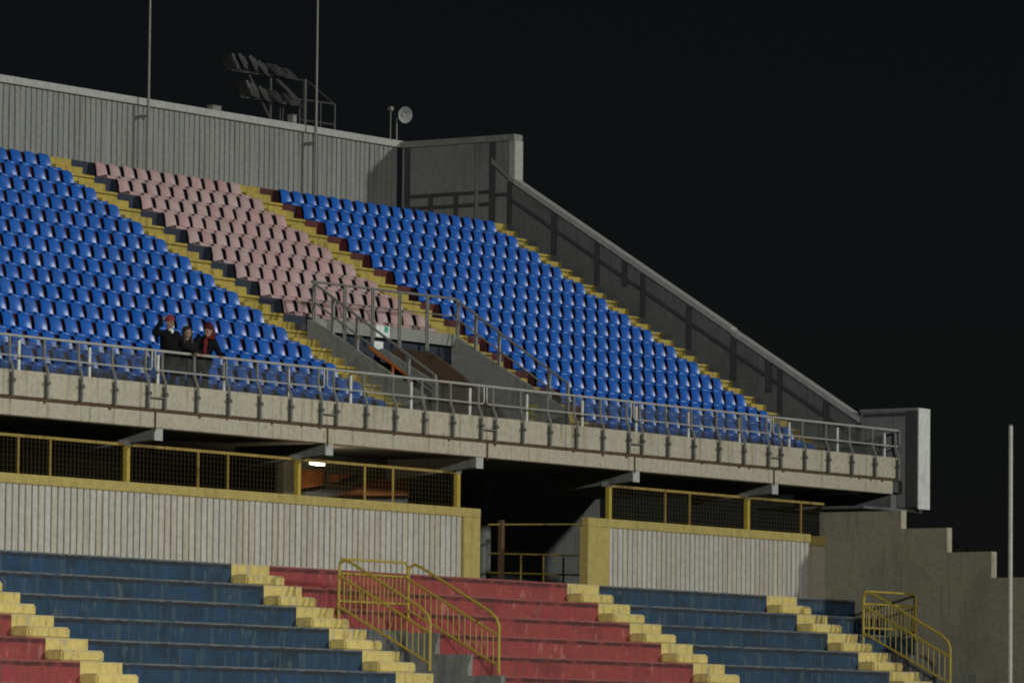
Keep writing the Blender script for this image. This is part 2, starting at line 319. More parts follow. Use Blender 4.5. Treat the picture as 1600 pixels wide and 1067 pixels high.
vr = empty('vomitory_railing', (3.7, VY, -3.9), 'grey steel railing round the passage opening below the pink seats', 'railing')
def vrail(pts, r): m = MB(); m.tube(pts, r, 8); build(m, 'rail', MT['galv'], vr)
xa, xb = VX0-.05, VX1+.06
vrail([(xa, VY+.06, -3.06), (xb, VY+.06, -3.04)], .03)
vrail([(xa, VY+.06, -3.46), (xb, VY+.06, -3.44)], .016)
for x, y1 in ((xa, -10.2), (xb, -9.95)):
    vrail([(x, VY+.06, -3.06), (x, y1, -3.06-(-(y1-VY))*.655)], .03)
    vrail([(x, VY+.06, -3.47), (x, y1, -3.47-(-(y1-VY))*.655)], .022)
    for y in ([-7.39, -8.06, -9.46, -10.18] if x == xa else [-7.37, -8.03, -9.42, -9.93]):
        zt = -3.06-(VY-y)*.655; zb = max(-6.5, -3.93-(VY-y)*.572 - (.5 if y < -9.8 else 0)); 
        m = MB(); m.box(x-.035, x+.035, y-.03, y-.012, zb-.35, zt); m.box(x-.035, x+.035, y+.012, y+.03, zb-.35, zt); build(m, 'post', MT['galv'], vr)
for x in (xa, 2.12, 3.16, 4.18, 5.23, xb):
    m = MB(); m.box(x-.05, x-.018, VY-.03, VY-.005, -4.3, -3.05); m.box(x+.018, x+.05, VY-.03, VY-.005, -4.3, -3.05); m.box(x-.05, x+.05, VY-.003, VY+.004, -4.3, -3.06); build(m, 'post', MT['galv'], vr)
sg = empty('wall_sign', (3.55, VY-.01, -4.12), 'white sign with a green stripe on the grey kerb under the pink seats', 'sign')
m = MB(); m.box(3.30, 3.80, VY-.016, VY-.004, -4.12, -3.86); build(m, 'sign_board', MT['sign_white'], sg)
m = MB(); m.box(3.60, 3.74, VY-.021, VY-.017, -4.0, -3.87); build(m, 'green_stripe', MT['sign_green'], sg)
m = MB(); m.box(3.44, 3.78, VY+.145, VY+.157, -4.38, -4.2); tag(build(m, 'paper_notice', MT['sign_white']), 'small blank white notice on the dark wall below the white sign', 'notice')

# ------------------------------------------------------------------ seats
def seat_mesh(name, mat):
    prof = [(-.505,-.015,.35),(-.522,.01,.37),(-.53,.04,.385),(-.522,.068,.395),(-.50,.084,.40),(-.42,.085,.405),(-.32,.066,.405),(-.22,.058,.40),(-.16,.07,.395),(-.135,.10,.388),(-.125,.145,.375),(-.117,.20,.362),(-.10,.27,.35),(-.072,.35,.336),(-.046,.405,.322),(-.025,.432,.305),(-.004,.436,.29),(.012,.428,.28)]
    nx = 8; vs = []; fs = []
    for off in (0, 1):
        for j, (y, z, wd) in enumerate(prof):
            for i in range(nx+1):
                u = i/nx*2-1; x = u*wd/2
                e = abs(u)**4
                yy = y + (.055*u*u if j <= 4 else 0) - (.034*abs(u)**2.1 if 9 <= j <= 14 else (.015*abs(u)**2 if j > 14 else 0)); zz = z + (.025*e if 4 <= j <= 8 else 0) - (.02*abs(u)**6 if j >= 15 else 0)
                if off: yy += .018 if (j > 9 or j < 3) else .006; zz -= .018 if 2 < j <= 9 else .003
                vs.append((x, yy, zz))
    W = nx+1; P = len(prof)
    for j in range(P-1):
        for i in range(nx):
            a = j*W+i; fs.append((a, a+1, a+W+1, a+W)); b = a+P*W; fs.append((b, b+W, b+W+1, b+1))
    for j in range(P-1):
        for i in (0, nx): a = j*W+i; fs.append((a, a+W, a+W+P*W, a+P*W))
    for i in range(nx):
        for j in (0, P-1): a = j*W+i; fs.append((a, a+1, a+1+P*W, a+P*W))
    m = MB(); m.add(vs, fs)
    m.box(-.20, -.16, -.42, -.2, 0, .055); m.box(.16, .20, -.42, -.2, 0, .055)
    me = m.mesh(name, mat, smooth=True); return me
SB = seat_mesh('blue_seat', MT['seat_blue']); SP = seat_mesh('pink_seat', MT['seat_pink'])
ORD = 'first second third fourth fifth sixth seventh eighth ninth tenth eleventh twelfth thirteenth fourteenth fifteenth sixteenth seventeenth eighteenth nineteenth twentieth'.split()
TENS = {2: 'twenty', 3: 'thirty'}
def ordi(n):
    if n <= 20: return ORD[n-1]
    return TENS[n//10] + '-' + ORD[n % 10 - 1] if n % 10 else 'thirtieth'
def rowname(k):
    return 'the top row' if k == 0 else ('the bottom row' if k == 14 else f'the {ordi(k+1)} row from the top')
rest = []
def jitter(o):
    o.rotation_euler = (R(random.uniform(-1.5,1.5)), 0, R(random.uniform(-2,2)))
def place_seat(data, name, x, k, label, group):
    o = bpy.data.objects.new(name, data); COL.objects.link(o); o.location = (x, -D*k, tread(k)+.002+ZO); jitter(o)
    tag(o, label, 'seat', group)
for k in range(15):
    n = int(math.ceil((1.75+.79*k)/.5))            # as far left as the photograph shows
    for i in range(n):
        x = -.25-.5*i
        place_seat(SB, 'blue_seat', x, k, f'blue plastic seat, {ordi(i+1)} from the leftmost yellow stairway in {rowname(k)}' if i else f'blue plastic end seat beside the leftmost yellow stairway in {rowname(k)}', 'blue seats of the left block')
    for i in range(n, n+24): rest.append((-.25-.5*i, k))
    if k <= 8:
        for i in range(11):
            place_seat(SP, 'pink_seat', 1.54+.205+.5*i, k, f'faded pink plastic seat, {ordi(i+1)} from the left in ' + ('the bottom pink row' if k == 8 else rowname(k)), 'faded pink seats of the middle block')
    for i in range(18):
        x = 8.457+.22+.5*i
        if k >= 13: place_seat(SB, 'blue_seat', x, k, f'blue seat, {ordi(i+1)} from the left in the right block, ' + ('bottom row' if k == 14 else 'last but one row'), 'blue seats of the right block')
        else: rest.append((x, k))
def joined_seats():
    me = bpy.data.meshes.new('blue_seat_block')
    co = np.empty(len(SB.vertices)*3); SB.vertices.foreach_get('co', co); co = co.reshape(-1,3)
    fs = [tuple(p.vertices) for p in SB.polygons]; V = []; F = []; n = len(co)
    for q, (x, k) in enumerate(rest):
        a = R(random.uniform(-2,2)); c, s = math.cos(a), math.sin(a)
        p = np.stack([co[:,0]*c-co[:,1]*s+x, co[:,0]*s+co[:,1]*c-D*k, co[:,2]+tread(k)+.002], 1); V.append(p)
        F += [tuple(i+q*n for i in f) for f in fs]
    V = np.concatenate(V); me.from_pydata(V.tolist(), [], F); me.materials.append(MT['seat_blue'])
    me.polygons.foreach_set('use_smooth', [True]*len(me.polygons)); me.set_sharp_from_angle(angle=R(40)); me.update()
    o = bpy.data.objects.new('blue_seats', me); COL.objects.link(o); o.location = (0,0,ZO)
    tag(o, 'upper rows of blue plastic seats in the right block', 'seats', None, 'stuff')
joined_seats()

# ------------------------------------------------------------------ corrugated walls
GAP = .04
def panel_variant(h, wdt, bend):
    xs = [0, .004, .012, wdt-GAP-.012, wdt-GAP-.004, wdt-GAP]; ys = [.012, .004, 0, 0, .004, .012]; m = MB(); n = 6; vs = []
    for off in (0, 1):
        for j in range(n+1):
            dx = bend*math.sin(j/n*math.pi)*(1 if j else 0); dy = 0
            for x, y in zip(xs, ys): vs.append((x+dx, y+dy+(.014 if off else 0), h*j/n))
    W = len(xs); T = (n+1)*W; fs = []
    for j in range(n):
        for i in range(W-1): a = j*W+i; fs += [(a,a+1,a+W+1,a+W), (a+T,a+T+W,a+T+W+1,a+T+1)]
        for i in (0, W-1): a = j*W+i; fs.append((a,a+W,a+W+T,a+T))
    for i in range(W-1):
        for j in (0, n): a = j*W+i; fs.append((a,a+1,a+1+T,a+T))
    m.add(vs, fs); return m
def sheet_wall(parent, x0, x1, y, z0, z1, wdt, mat, bends, back='frame_dark'):
    vs = [panel_variant(z1-z0, wdt, b).mesh('panel', mat) for b in bends]
    n = int((x1-x0)/wdt+.5)
    for i in range(n): link('panel', random.choice(vs), (x0+i*wdt, y, z0), parent)
    m = MB(); m.box(x0, x0+n*wdt, y+.028, y+.10, z0, z1-.02); build(m, 'groove_shade_backing', MT[back], parent)  # dark colour behind the gaps paints in the shade of the grooves
bw = empty('back_wall', (9, 3.8, 0), 'tall grey corrugated wall along the top of the upper tier', 'wall')
sheet_wall(bw, -15.5, 18.5, 3.79, .02, 2.22, .2, MT['panel_up'], [0, 0, .004, .006, -.008, .014, -.02, .022], 'slope_clad')
m = MB(); m.cbox(-15.5, 18.72, 3.70, 3.95, 2.215, 2.39, .01); build(m, 'cap', MT['cap_light'], bw)
ZW = -8.30
lw = empty('left_corrugated_wall', (-8, -10.7, -9.65), 'long cream corrugated wall with a yellow top beam behind the lower benches', 'wall')
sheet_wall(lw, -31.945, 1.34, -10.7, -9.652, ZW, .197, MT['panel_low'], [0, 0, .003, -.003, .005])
m = MB(); m.cbox(-31.945, 1.97, -10.74, -10.55, ZW, -8.105, .012); build(m, 'top_beam', MT['yellow_beam'], lw)
m = MB(); m.cbox(1.345, 1.97, -10.735, -10.5, -9.652, ZW-.003, .012); build(m, 'end_post', MT['yellow_beam'], lw)
rw = empty('right_corrugated_wall', (11, -10.7, -9.65), 'shorter cream corrugated wall between the passage gap and the stepped end wall', 'wall')
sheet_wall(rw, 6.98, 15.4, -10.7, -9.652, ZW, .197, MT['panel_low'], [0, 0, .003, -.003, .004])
m = MB(); m.cbox(6.1, 15.44, -10.74, -10.55, ZW, -8.105, .012); build(m, 'top_beam', MT['yellow_beam'], rw)
m = MB(); m.cbox(15.40, 16.19, -10.67, -10.52, -9.652, -8.36, .01); build(m, 'plain_strip', MT['concrete'], rw)
m = MB(); m.box(15.445, 16.19, -10.69, -10.53, -8.355, -8.13); build(m, 'top_strip', MT['yellow_beam'], rw)
m = MB(); m.cbox(6.1, 6.975, -10.735, -10.5, -9.652, ZW-.003, .012); build(m, 'end_post', MT['yellow_beam'], rw)

# mesh fences standing on the two walls
def fence(x0, x1, mains, thins, label):
    f = empty('mesh_fence', ((x0+x1)/2, -10.65, -8.1), label, 'fence', 'yellow mesh fences on the corrugated walls')
    zt = -7.36
    for i, x in enumerate(mains):
        m = MB(); m.box(x-.05, x+.05, -10.72, -10.62, -8.104, zt-.02); p = build(m, 'main_post', MT['yellow_metal'], f)
        m = MB(); m.box(x-.1, x+.1, -10.71, -10.55, zt-.018, zt+.09); build(m, 'top_bracket', MT['cap_grey'], p)
    for x in thins: m = MB(); m.box(x-.016, x+.016, -10.69, -10.655, -8.104, zt-.03); build(m, 'thin_post', MT['yellow_old'], f)
    ms = sorted(mains); xs = sorted(set([x0]+ms+[x1]))
    for a, b in zip(xs[:-1], xs[1:]):
        if b-a > .3: m = MB(); m.box(a+(.06 if a in mains else 0), b-(.06 if b in mains else 0), -10.69, -10.645, zt-.028, zt+.028); build(m, 'top_rail', MT['yellow_old'], f)
    m = MB(); x = x0
    while x < x1: m.tube([(x,-10.665,-8.1),(x,-10.665,zt-.03)], .0022, 3); x += .12
    z = -8.05
    while z < zt-.05: m.tube([(x0,-10.662,z),(x1,-10.662,z)], .0022, 3); z += .1
    tag(build(m, 'wire_mesh', MT['wire'], f), kind='stuff')
fence(-31.9, 1.23, [-27.25, -21.5, -15.8, -10.13, -4.51, 1.17], [-24.9, -23.9, -19.2, -18.2, -13.47, -12.5, -7.84, -6.86, -2.17, -1.17], 'yellow wire mesh fence on the long left corrugated wall')
fence(6.95, 16.1, [7.0, 12.74], [9.29, 10.3, 15.09], 'yellow wire mesh fence on the shorter right corrugated wall')

PXX = 8.23
# things in the passage gap between the two lower walls
m = MB(); m.tube([(PXX,-6.4,-9.9),(PXX,-6.4,-6.99)], .13, 14); tag(build(m, 'round_pillar', MT['concrete_grey'], smooth=True), 'grey round pillar inside the dark passage gap', 'pillar')
gf = empty('passage_railing', (7, -8, -9.9), 'old yellow pipe railing inside the dark passage gap', 'railing')
m = MB(); m.box(6.56, 6.67, -8.05, -7.95, -9.9, -8.1); build(m, 'post', MT['rust'], gf)
for x in (7.4, 8.3, 9.1, 9.8): m = MB(); m.tube([(x,-8,-9.9),(x,-8,-8.85)], .022); build(m, 'post', MT['yellow_old'], gf)
for z0, z1, r in ((-8.37,-8.2,.018), (-9.02,-8.93,.022), (-9.45,-9.38,.018)): m = MB(); m.tube([(6.1,-8,z0+.15),(9.95,-8,z1+.15)], r); build(m, 'rail', MT['yellow_old'], gf)

# lit strip lamp under the soffit
lp = empty('strip_lamp', (-2.5,-9.7,-7.0), 'glowing fluorescent strip lamp under the upper tier', 'lamp')
m = MB(); m.box(-2.80,-2.30,-9.73,-9.65,-7.30,-7.265); build(m, 'housing', MT['sign_white'], lp)
m = MB(); m.tube([(-2.79,-9.69,-7.33),(-2.31,-9.69,-7.33)], .035, 10); build(m, 'tube', MT['tube_lit'], lp, smooth=True)
for x in (-2.75,-2.35): m = MB(); m.tube([(x,-9.69,-7.27),(x,-9.69,-6.99)], .008); build(m, 'hanger', MT['frame_dark'], lp)
pd = bpy.data.lights.new('strip_lamp_light', 'POINT'); pd.energy = 45; pd.color = (1,.8,.5); pd.shadow_soft_size = .1
po = bpy.data.objects.new('strip_lamp_light', pd); COL.objects.link(po); po.location = (-2.55,-9.69,-7.45+ZO)

# ------------------------------------------------------------------ balcony railing with clear screens
br = empty('balcony_railing', (1, -11.4, -6.7), 'long grey steel railing with cranked posts and clear screens on the parapet', 'railing')
cranked = None
def cranked_post(x):
    global cranked
    org = (x, -11.48, -6.7)
    if cranked:
        c = copy_at(cranked, org, br)
        for ch in cranked.children: q = ch.copy(); COL.objects.link(q); q.parent = c
        return
    pr = [(-11.49,-6.69),(-11.49,-6.3),(-11.485,-6.2),(-11.46,-6.1),(-11.41,-6.0),(-11.385,-5.92),(-11.38,-5.8),(-11.38,-5.53)]
    m = MB(); n = len(pr)
    vs = [(x+sx*.017, y+sy*.022, z) for y, z in pr for sx, sy in ((-1,-1),(1,-1),(1,1),(-1,1))]
    fs = [(j*4+i, j*4+(i+1)%4, j*4+4+(i+1)%4, j*4+4+i) for j in range(n-1) for i in range(4)]+[(3,2,1,0),tuple(4*(n-1)+i for i in range(4))]
    m.add(vs, fs); cranked = build(m, 'post', MT['galv'], br, org)
    m = MB(); m.box(x-.030, x+.030, -11.464, -11.424, -6.68, -6.22); build(m, 'back_plate', MT['post_dark'], cranked)
    m = MB(); m.box(x-.048, x+.048, -11.52, -11.465, -6.41, -6.34); m.tube([(x-.085,-11.5,-6.375),(x+.075,-11.5,-6.375)], .012, 6); build(m, 'clamp', MT['post_dark'], cranked)
pairs = [-27.39, -21.66, -15.93, -10.2, -4.52, 1.19, 6.88, 12.68]
PX = []
for i, p in enumerate(pairs):
    nxt = pairs[i+1] if i+1 < len(pairs) else 18.45
    a, b = p+.27, nxt-.26; PX += [a+(b-a)*j/5 for j in range(6)]
    lo, hi = p+.05, nxt-.05
    m = MB(); m.tube([(lo-.05,-11.38,-5.505),(hi+.05-.004,-11.38,-5.505)], .029, 10); build(m, 'top_rail', MT['galv_light'], br, smooth=True)
    m = MB(); m.tube([(lo,-11.38,-5.53),(lo,-11.38,-5.83),(lo+.02,-11.38,-5.87),(lo+.06,-11.38,-5.89),(hi-.06,-11.38,-5.89),(hi-.02,-11.38,-5.87),(hi,-11.38,-5.83),(hi,-11.38,-5.53)], .017, 8); build(m, 'mid_rail', MT['galv_light'], br, smooth=True)
    if i: m = MB(); m.tube([(p,-11.45,-7.1),(p,-11.45,-6.73)], .02, 6); build(m, 'drain_pipe', MT['rust'], br)
    if i: m = MB(); m.tube([(p-.26,-11.5,-6.45),(p+.27,-11.5,-6.45)], .014, 6); build(m, 'tie_bar', MT['galv'], br)
for x in PX: cranked_post(x)
gx = [-27.0+2.14*i for i in range(22)]
for x in gx: m = MB(); m.box(x-.03, x+.03, -11.25, -11.21, -6.165, -5.54); build(m, 'screen_post', MT['alu'], br)
for a, b in zip(gx[:-1], gx[1:]): m = MB(); m.box(a+.034, b-.034, -11.234, -11.226, -6.15, -5.56); build(m, 'clear_screen', MT['glass'], br)

# ------------------------------------------------------------------ end wall of the upper tier
ew = empty('tier_end_wall', (XE, -5, -6.5), 'dull grey end wall stepping down the right side of the upper tier', 'wall')
TH = .36
def zs(y): return 1.16+(y-.12)*.6133
m = MB(); m.prism([(3.70,.02),(3.70,2.2),(.3,2.2),(.3,.02)], 0, XE+.07, XE+TH-.05); build(m, 'upper_sheet', MT['end_clad'], ew)
m = MB(); m.prism([(.296,.0),(.296,1.14),(-10.2,zs(-10.2)-.06),(-10.2,-6.9),(-.5,-.9)], 0, XE+.07, XE+TH-.05); build(m, 'sloping_sheet', MT['slope_clad'], ew)
m = MB(); m.cbox(XE-.02, XE+TH, .12, 3.69, 2.2, 2.36, .01); build(m, 'upper_cap', MT['cap_grey'], ew)
m = MB(); m.cbox(XE-.01, XE+TH, .10, .29, 1.16, 2.197, .01); build(m, 'front_post', MT['cap_light'], ew)
for y0, y1 in ((.2, -6.46), (-6.47, -10.2)):
    dz = 0 if y0 > 0 else -.03
    m = MB(); m.prism([(y0,zs(y0)-.08+dz),(y0,zs(y0)+.06+dz),(y1,zs(y1)+.06+dz),(y1,zs(y1)-.08+dz)], 0, XE-.02, XE+TH-.08); build(m, 'sloping_cap', MT['cap_light'], ew)
def efr(y, z0, z1, wd=.09, mat='frame_dark'): m = MB(); m.box(XE-.0, XE+.066, y-wd/2, y+wd/2, z0, z1); build(m, 'frame_post', MT[mat], ew)
efr(1.95, .03, .95); efr(2.75, .03, .95); efr(.82, -.2, 2.19, .14); efr(3.5, .03, 2.19, .12); efr(1.29, .03, 2.19, .09, 'end_clad')
for z in (.62, .93): m = MB(); m.box(XE+.004, XE+.062, .9, 3.42, z-.04, z+.04); build(m, 'frame_rail', MT['frame_dark'], ew)
m = MB(); m.box(XE+.004, XE+.062, .35, .74, .8, .88); build(m, 'frame_rail', MT['frame_dark'], ew)
m = MB(); m.prism([(.82,1.78),(.12,1.2),(.12,1.08),(.82,1.66)], 0, XE-.03, XE+.05); build(m, 'brace', MT['cap_grey'], ew)
for y, w_, d_ in ((.28,.1,1.5),(-1.11,.12,1.4),(-2.43,.11,1.4),(-3.27,.12,.75),(-3.82,.1,1.4),(-5.2,.12,1.4),(-6.52,.13,1.4),(-7.55,.14,.9),(-7.88,.1,1.4),(-9.22,.13,1.3),(-10.15,.1,1.6)):
    efr(y, zs(y)-d_, zs(y)-.11, w_)
for a, b in ((.28,-1.11),(-1.11,-2.43),(-2.43,-3.82),(-3.82,-5.2),(-5.2,-6.52),(-6.52,-7.88),(-7.88,-9.22),(-9.22,-10.15)):
    y0, y1 = a-.07, b+.07
    m = MB(); m.prism([(y0,zs(y0)-.58),(y0,zs(y0)-.50),(y1,zs(y1)-.50),(y1,zs(y1)-.58)], 0, XE+.01, XE+.06); build(m, 'sloping_rail', MT['frame_dark'], ew)
bx = empty('end_box', (XE+.27, -11, -7.4), 'tall white-faced box closing the right end of the parapet', 'wall box')
m = MB(); m.prism([(-11.82,-7.36),(-11.82,-5.0),(-10.22,-5.02),(-10.22,-7.3)], 0, XE+.02, XE+.5); build(m, 'body', MT['end_clad'], bx)
m = MB(); m.cbox(XE, XE+.53, -11.86, -11.825, -7.39, -4.96, .008); build(m, 'front_sheet', MT['white_box'], bx)
m = MB(); m.box(XE-.02, XE+.5, -11.815, -10.2, -5.018, -4.955); build(m, 'cap', MT['cap_grey'], bx)
m = MB(); m.box(XE-.01, XE+.018, -11.5, -10.3, -5.14, -5.06); build(m, 'top_rail', MT['frame_dark'], bx)
m = MB(); m.box(XE-.02, XE+.018, -11.82, -11.5, -7.35, -5.03); build(m, 'corner_post', MT['frame_dark'], bx)
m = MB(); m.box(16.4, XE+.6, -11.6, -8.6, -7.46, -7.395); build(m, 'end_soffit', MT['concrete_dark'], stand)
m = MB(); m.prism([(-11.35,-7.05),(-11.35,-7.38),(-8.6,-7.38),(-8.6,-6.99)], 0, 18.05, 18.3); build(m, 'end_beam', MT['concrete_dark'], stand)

# poles, horn, small boxes and the floodlight rack on top
for x, lb in ((7.85, 'thin grey pole rising past the corrugated back wall above the pink seats'), (14.55, 'thin grey pole beside the floodlight rack, rising past the back wall')):
    p = empty('tall_pole', (x,3.45,.02), lb, 'pole', 'thin poles on the back wall')
    m = MB(); m.tube([(x,3.45,.02),(x,3.45,4),(x,3.45,8.5)], [.034,.03,.024], 10); build(m, 'shaft', MT['galv'], p, smooth=True)
    m = MB(); m.box(x-.08,x+.08,3.37,3.53,.021,.05); build(m, 'base_plate', MT['frame_dark'], p)
    m = MB(); m.box(x-.05,x+.05,3.48,3.76,1.9,1.96); build(m, 'wall_bracket', MT['galv'], p)
hn = empty('horn_loudspeaker', (18.55,3.85,2.39), 'round pale horn loudspeaker on a short post above the wall corner', 'loudspeaker')
m = MB(); m.tube([(18.55,3.88,2.37),(18.55,3.88,3.0)], .022, 8); build(m, 'post', MT['galv'], hn)
m = MB(); m.tube([(18.28,3.88,2.37),(18.28,3.88,3.22)], .014, 6); m.box(18.22,18.34,3.83,3.93,3.16,3.26); build(m, 'thin_post', MT['galv'], hn)
hd = Vector((-.35,-.92,-.12)).normalized(); hc = Vector((18.7,3.80,3.09))
def horn_lathe(pr, mat, name):
    a = hd.orthogonal().normalized(); b = hd.cross(a); n = 24; m = MB(); vs = []
    for t, r in pr:
        for k in range(n): q = hc+hd*t+(a*math.cos(2*math.pi*k/n)+b*math.sin(2*math.pi*k/n))*r; vs.append(tuple(q))
    fs = [(j*n+k, j*n+(k+1)%n, j*n+n+(k+1)%n, j*n+n+k) for j in range(len(pr)-1) for k in range(n)]
    m.add(vs, fs); return build(m, name, mat, hn, smooth=True)
horn_lathe([(-.02,.03),(-.02,.04),(.02,.07),(.07,.13),(.11,.19),(.125,.215),(.115,.215),(.09,.185),(.02,.12),(-.05,.075),(-.1,.05)], MT['horn'], 'horn')
horn_lathe([(.06,.001),(.055,.045),(-.04,.055),(-.06,.001)], MT['horn'], 'centre_plug')
horn_lathe([(-.03,.05),(-.05,.085),(-.2,.085),(-.21,.001)], MT['lamp_body'], 'driver')
for x, s_, z1, lb in ((10.9,.33,2.50,'flat grey box on the wall cap, left of the floodlight rack'), (14.05,.16,2.6,'small pale box on the wall cap below the floodlight rack')):
    p = empty('junction_box', (x,3.83,2.39), lb, 'box'); m = MB(); m.cbox(x-s_/2-.0,x+s_/2,3.74,3.92,2.395,z1,.01); build(m, 'body', MT['cap_grey'], p)
    m = MB(); m.box(x-s_/2-.01,x+s_/2+.01,3.73,3.93,z1+.001,z1+.015); build(m, 'lid', MT['cap_grey'], p)
fr = empty('floodlight_rack', (16,6.2,.02), 'dark steel rack of unlit floodlights behind the back wall', 'floodlight rack')
def bar(pts, r=.03, name='frame_bar'): m = MB(); m.tube(pts, r, 6); build(m, name, MT['lamp_body'], fr)
bar([(14.2,6,3.92),(17.05,6,3.97)], .045, 'lamp_beam'); bar([(14.72,6,3.28),(17.25,6,3.31)], .045, 'lamp_beam')
bar([(17.0,6,3.95),(17.5,6.1,4.01)], .02)
bar([(16.02,6.05,.02),(16.02,6.05,3.9)], .035, 'upright'); bar([(17.46,6.05,.02),(17.46,6.05,4.02)], .06, 'upright'); bar([(17.24,6.05,.02),(17.24,6.05,3.5)], .035, 'upright')
bar([(15.1,6.05,3.9),(16.05,6.05,2.8)], .04, 'brace'); bar([(16.25,6.05,3.9),(17.24,6.05,3.4)], .06, 'brace'); bar([(17.6,6.05,3.98),(18.75,6.05,3.5)], .018, 'brace')
bar([(17.24,6.05,3.48),(18.76,6.05,3.51)], .025, 'platform_rail'); bar([(17.24,6.05,2.95),(18.76,6.05,2.97)], .025, 'platform_rail')
for x in (18.0,18.15,18.76): bar([(x,6.05,.02),(x,6.05,3.5)], .022 if x < 18.5 else .03, 'upright')
for x in (16.5,16.62): bar([(x,6.1,.02),(x,6.1,3.3)], .018, 'upright')
def head(x, z, rz, ry, s=1.):
    m = MB(); m.cbox(-.05*s,.04*s,-.22*s,.22*s,-.21*s,.21*s,.015); m.box(.041*s,.09*s,-.11*s,.11*s,-.11*s,.11*s)
    me = m.mesh('floodlight', MT['lamp_body']); o = link('floodlight', me, (x,6,z), fr); o.rotation_euler = (0, R(ry), R(rz))
    m = MB(); m.box(-.056*s,-.0505*s,-.195*s,.195*s,-.185*s,.185*s); p = bpy.data.objects.new('lens', m.mesh('lens', MT['lamp_body'])); COL.objects.link(p); p.parent = o
    m = MB(); m.tube([(0,-.26,-.25),(0,-.26,0),(0,-.24,.02)], .012, 4); m.tube([(0,.26,-.25),(0,.26,0),(0,.24,.02)], .012, 4); m.tube([(0,-.26,-.25),(0,.26,-.25)], .012, 4)
    p = bpy.data.objects.new('bracket', m.mesh('bracket', MT['lamp_body'])); COL.objects.link(p); p.parent = o
for x, z, rz, ry in ((14.25,4.12,-8,-28),(14.78,4.18,-48,-28),(15.23,4.18,-50,-26),(15.62,4.10,-52,-34),(16.14,4.12,-82,-48),(16.62,4.08,-95,-52)): head(x, z, rz, ry)
for x, z, rz, ry in ((14.87,3.50,-12,-28),(15.27,3.48,-48,-28),(15.67,3.45,-52,-32),(16.16,3.44,-70,-42),(16.85,3.42,-95,-48)): head(x, z, rz, ry)

# right-hand pole in front of the end wall
rp = empty('slim_mast', (.18,-25,-15.43), 'slim pale grey mast standing clear at the right edge', 'mast')
m = MB(); m.tube([(.18,-25,-15.43),(.18,-25,-11),(.18,-25,-6.8)], [.05,.047,.043], 14); build(m, 'shaft', MT['galv_light'], rp, smooth=True)
m = MB(); m.cbox(-.05,.41,-25.2,-24.8,-15.43,-15.38,.01); build(m, 'base_plate', MT['frame_dark'], rp)
m = MB(); m.tube([(.18,-25,-6.8),(.18,-25,-6.77)], [.047,.03], 14); build(m, 'end_cap', MT['galv'], rp)

# ------------------------------------------------------------------ lower terrace
DL, HL = .83, .44
def ln(k): return -11.5 - DL*k
def lt(k): return -9.65 - HL*k
lowr = empty('lower_terrace', (0,-12,-15.43), 'lower terrace of blue and red painted concrete benches with yellow stairways', 'terrace')
LA = [(-17.5,-16.28),(-7.75,-6.5),(4.19,5.43),(12.32,13.63)]
PIT1 = (-6.38,-4.0); PIT2 = (13.75,15.95)
for k in range(0, 12):
    y, z = ln(k), lt(k); dep = DL if k else .75
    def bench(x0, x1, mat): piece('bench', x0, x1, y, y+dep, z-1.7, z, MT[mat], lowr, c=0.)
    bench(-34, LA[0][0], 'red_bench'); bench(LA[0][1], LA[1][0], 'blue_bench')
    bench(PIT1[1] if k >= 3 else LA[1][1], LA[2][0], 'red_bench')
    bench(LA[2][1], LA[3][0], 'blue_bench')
    if k < 3: bench(LA[3][1], 16.2, 'blue_bench')
    else: piece('kerb_step', PIT2[1], 16.197, y, y+dep, z-1.7, z, MT['concrete_grey'], lowr)
    for a in LA:
        piece('aisle_step', a[0], a[1], y, y+dep, z-1.7, z, MT['yellow_low'], lowr)
        if k: yb = ln(k-1); piece('half_step', a[0], a[1], yb-.41, yb-.004, z, z+HL*.5, MT['yellow_low'], lowr, c=.035)
        if k >= 3 and a in (LA[1], LA[3]): piece('pit_edge', a[1], a[1]+.12, y, y+dep, z-1.7, z-.004, MT['concrete_dark'], lowr)
def pitwall(x0, x1):
    pts = []
    for k in range(3, 12): pts += [(ln(k)+.0, lt(k)+.006) if k > 3 else (ln(2), lt(3)+.006)]; pts += [(ln(k)-.006, lt(k)+.006), (ln(k)-.006, lt(k+1)+.006)]
    pts = [(ln(2), lt(3)+.006)]
    for k in range(3, 12): pts += [(ln(k)-.006, lt(k)+.006), (ln(k)-.006, lt(k+1)+.006)]
    pts += [(ln(11)-.006, -15.2), (ln(2), -15.2)]
    m = MB(); m.prism(pts, 0, x0, x1); build(m, 'pit_wall', MT['concrete_grey'], lowr)
pitwall(PIT1[1]-.16, PIT1[1]-.003); pitwall(PIT2[1]-.16, PIT2[1]-.003)
for a, b in (PIT1, PIT2):
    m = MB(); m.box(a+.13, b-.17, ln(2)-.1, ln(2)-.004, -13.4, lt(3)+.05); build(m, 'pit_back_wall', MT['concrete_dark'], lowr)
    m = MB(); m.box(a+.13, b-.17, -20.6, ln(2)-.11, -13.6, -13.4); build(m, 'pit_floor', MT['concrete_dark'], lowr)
m = MB(); m.box(-34, 16.2, ln(11)-.25, ln(11)-.01, -15.43, lt(11)+.3); build(m, 'front_wall', MT['concrete'], lowr)

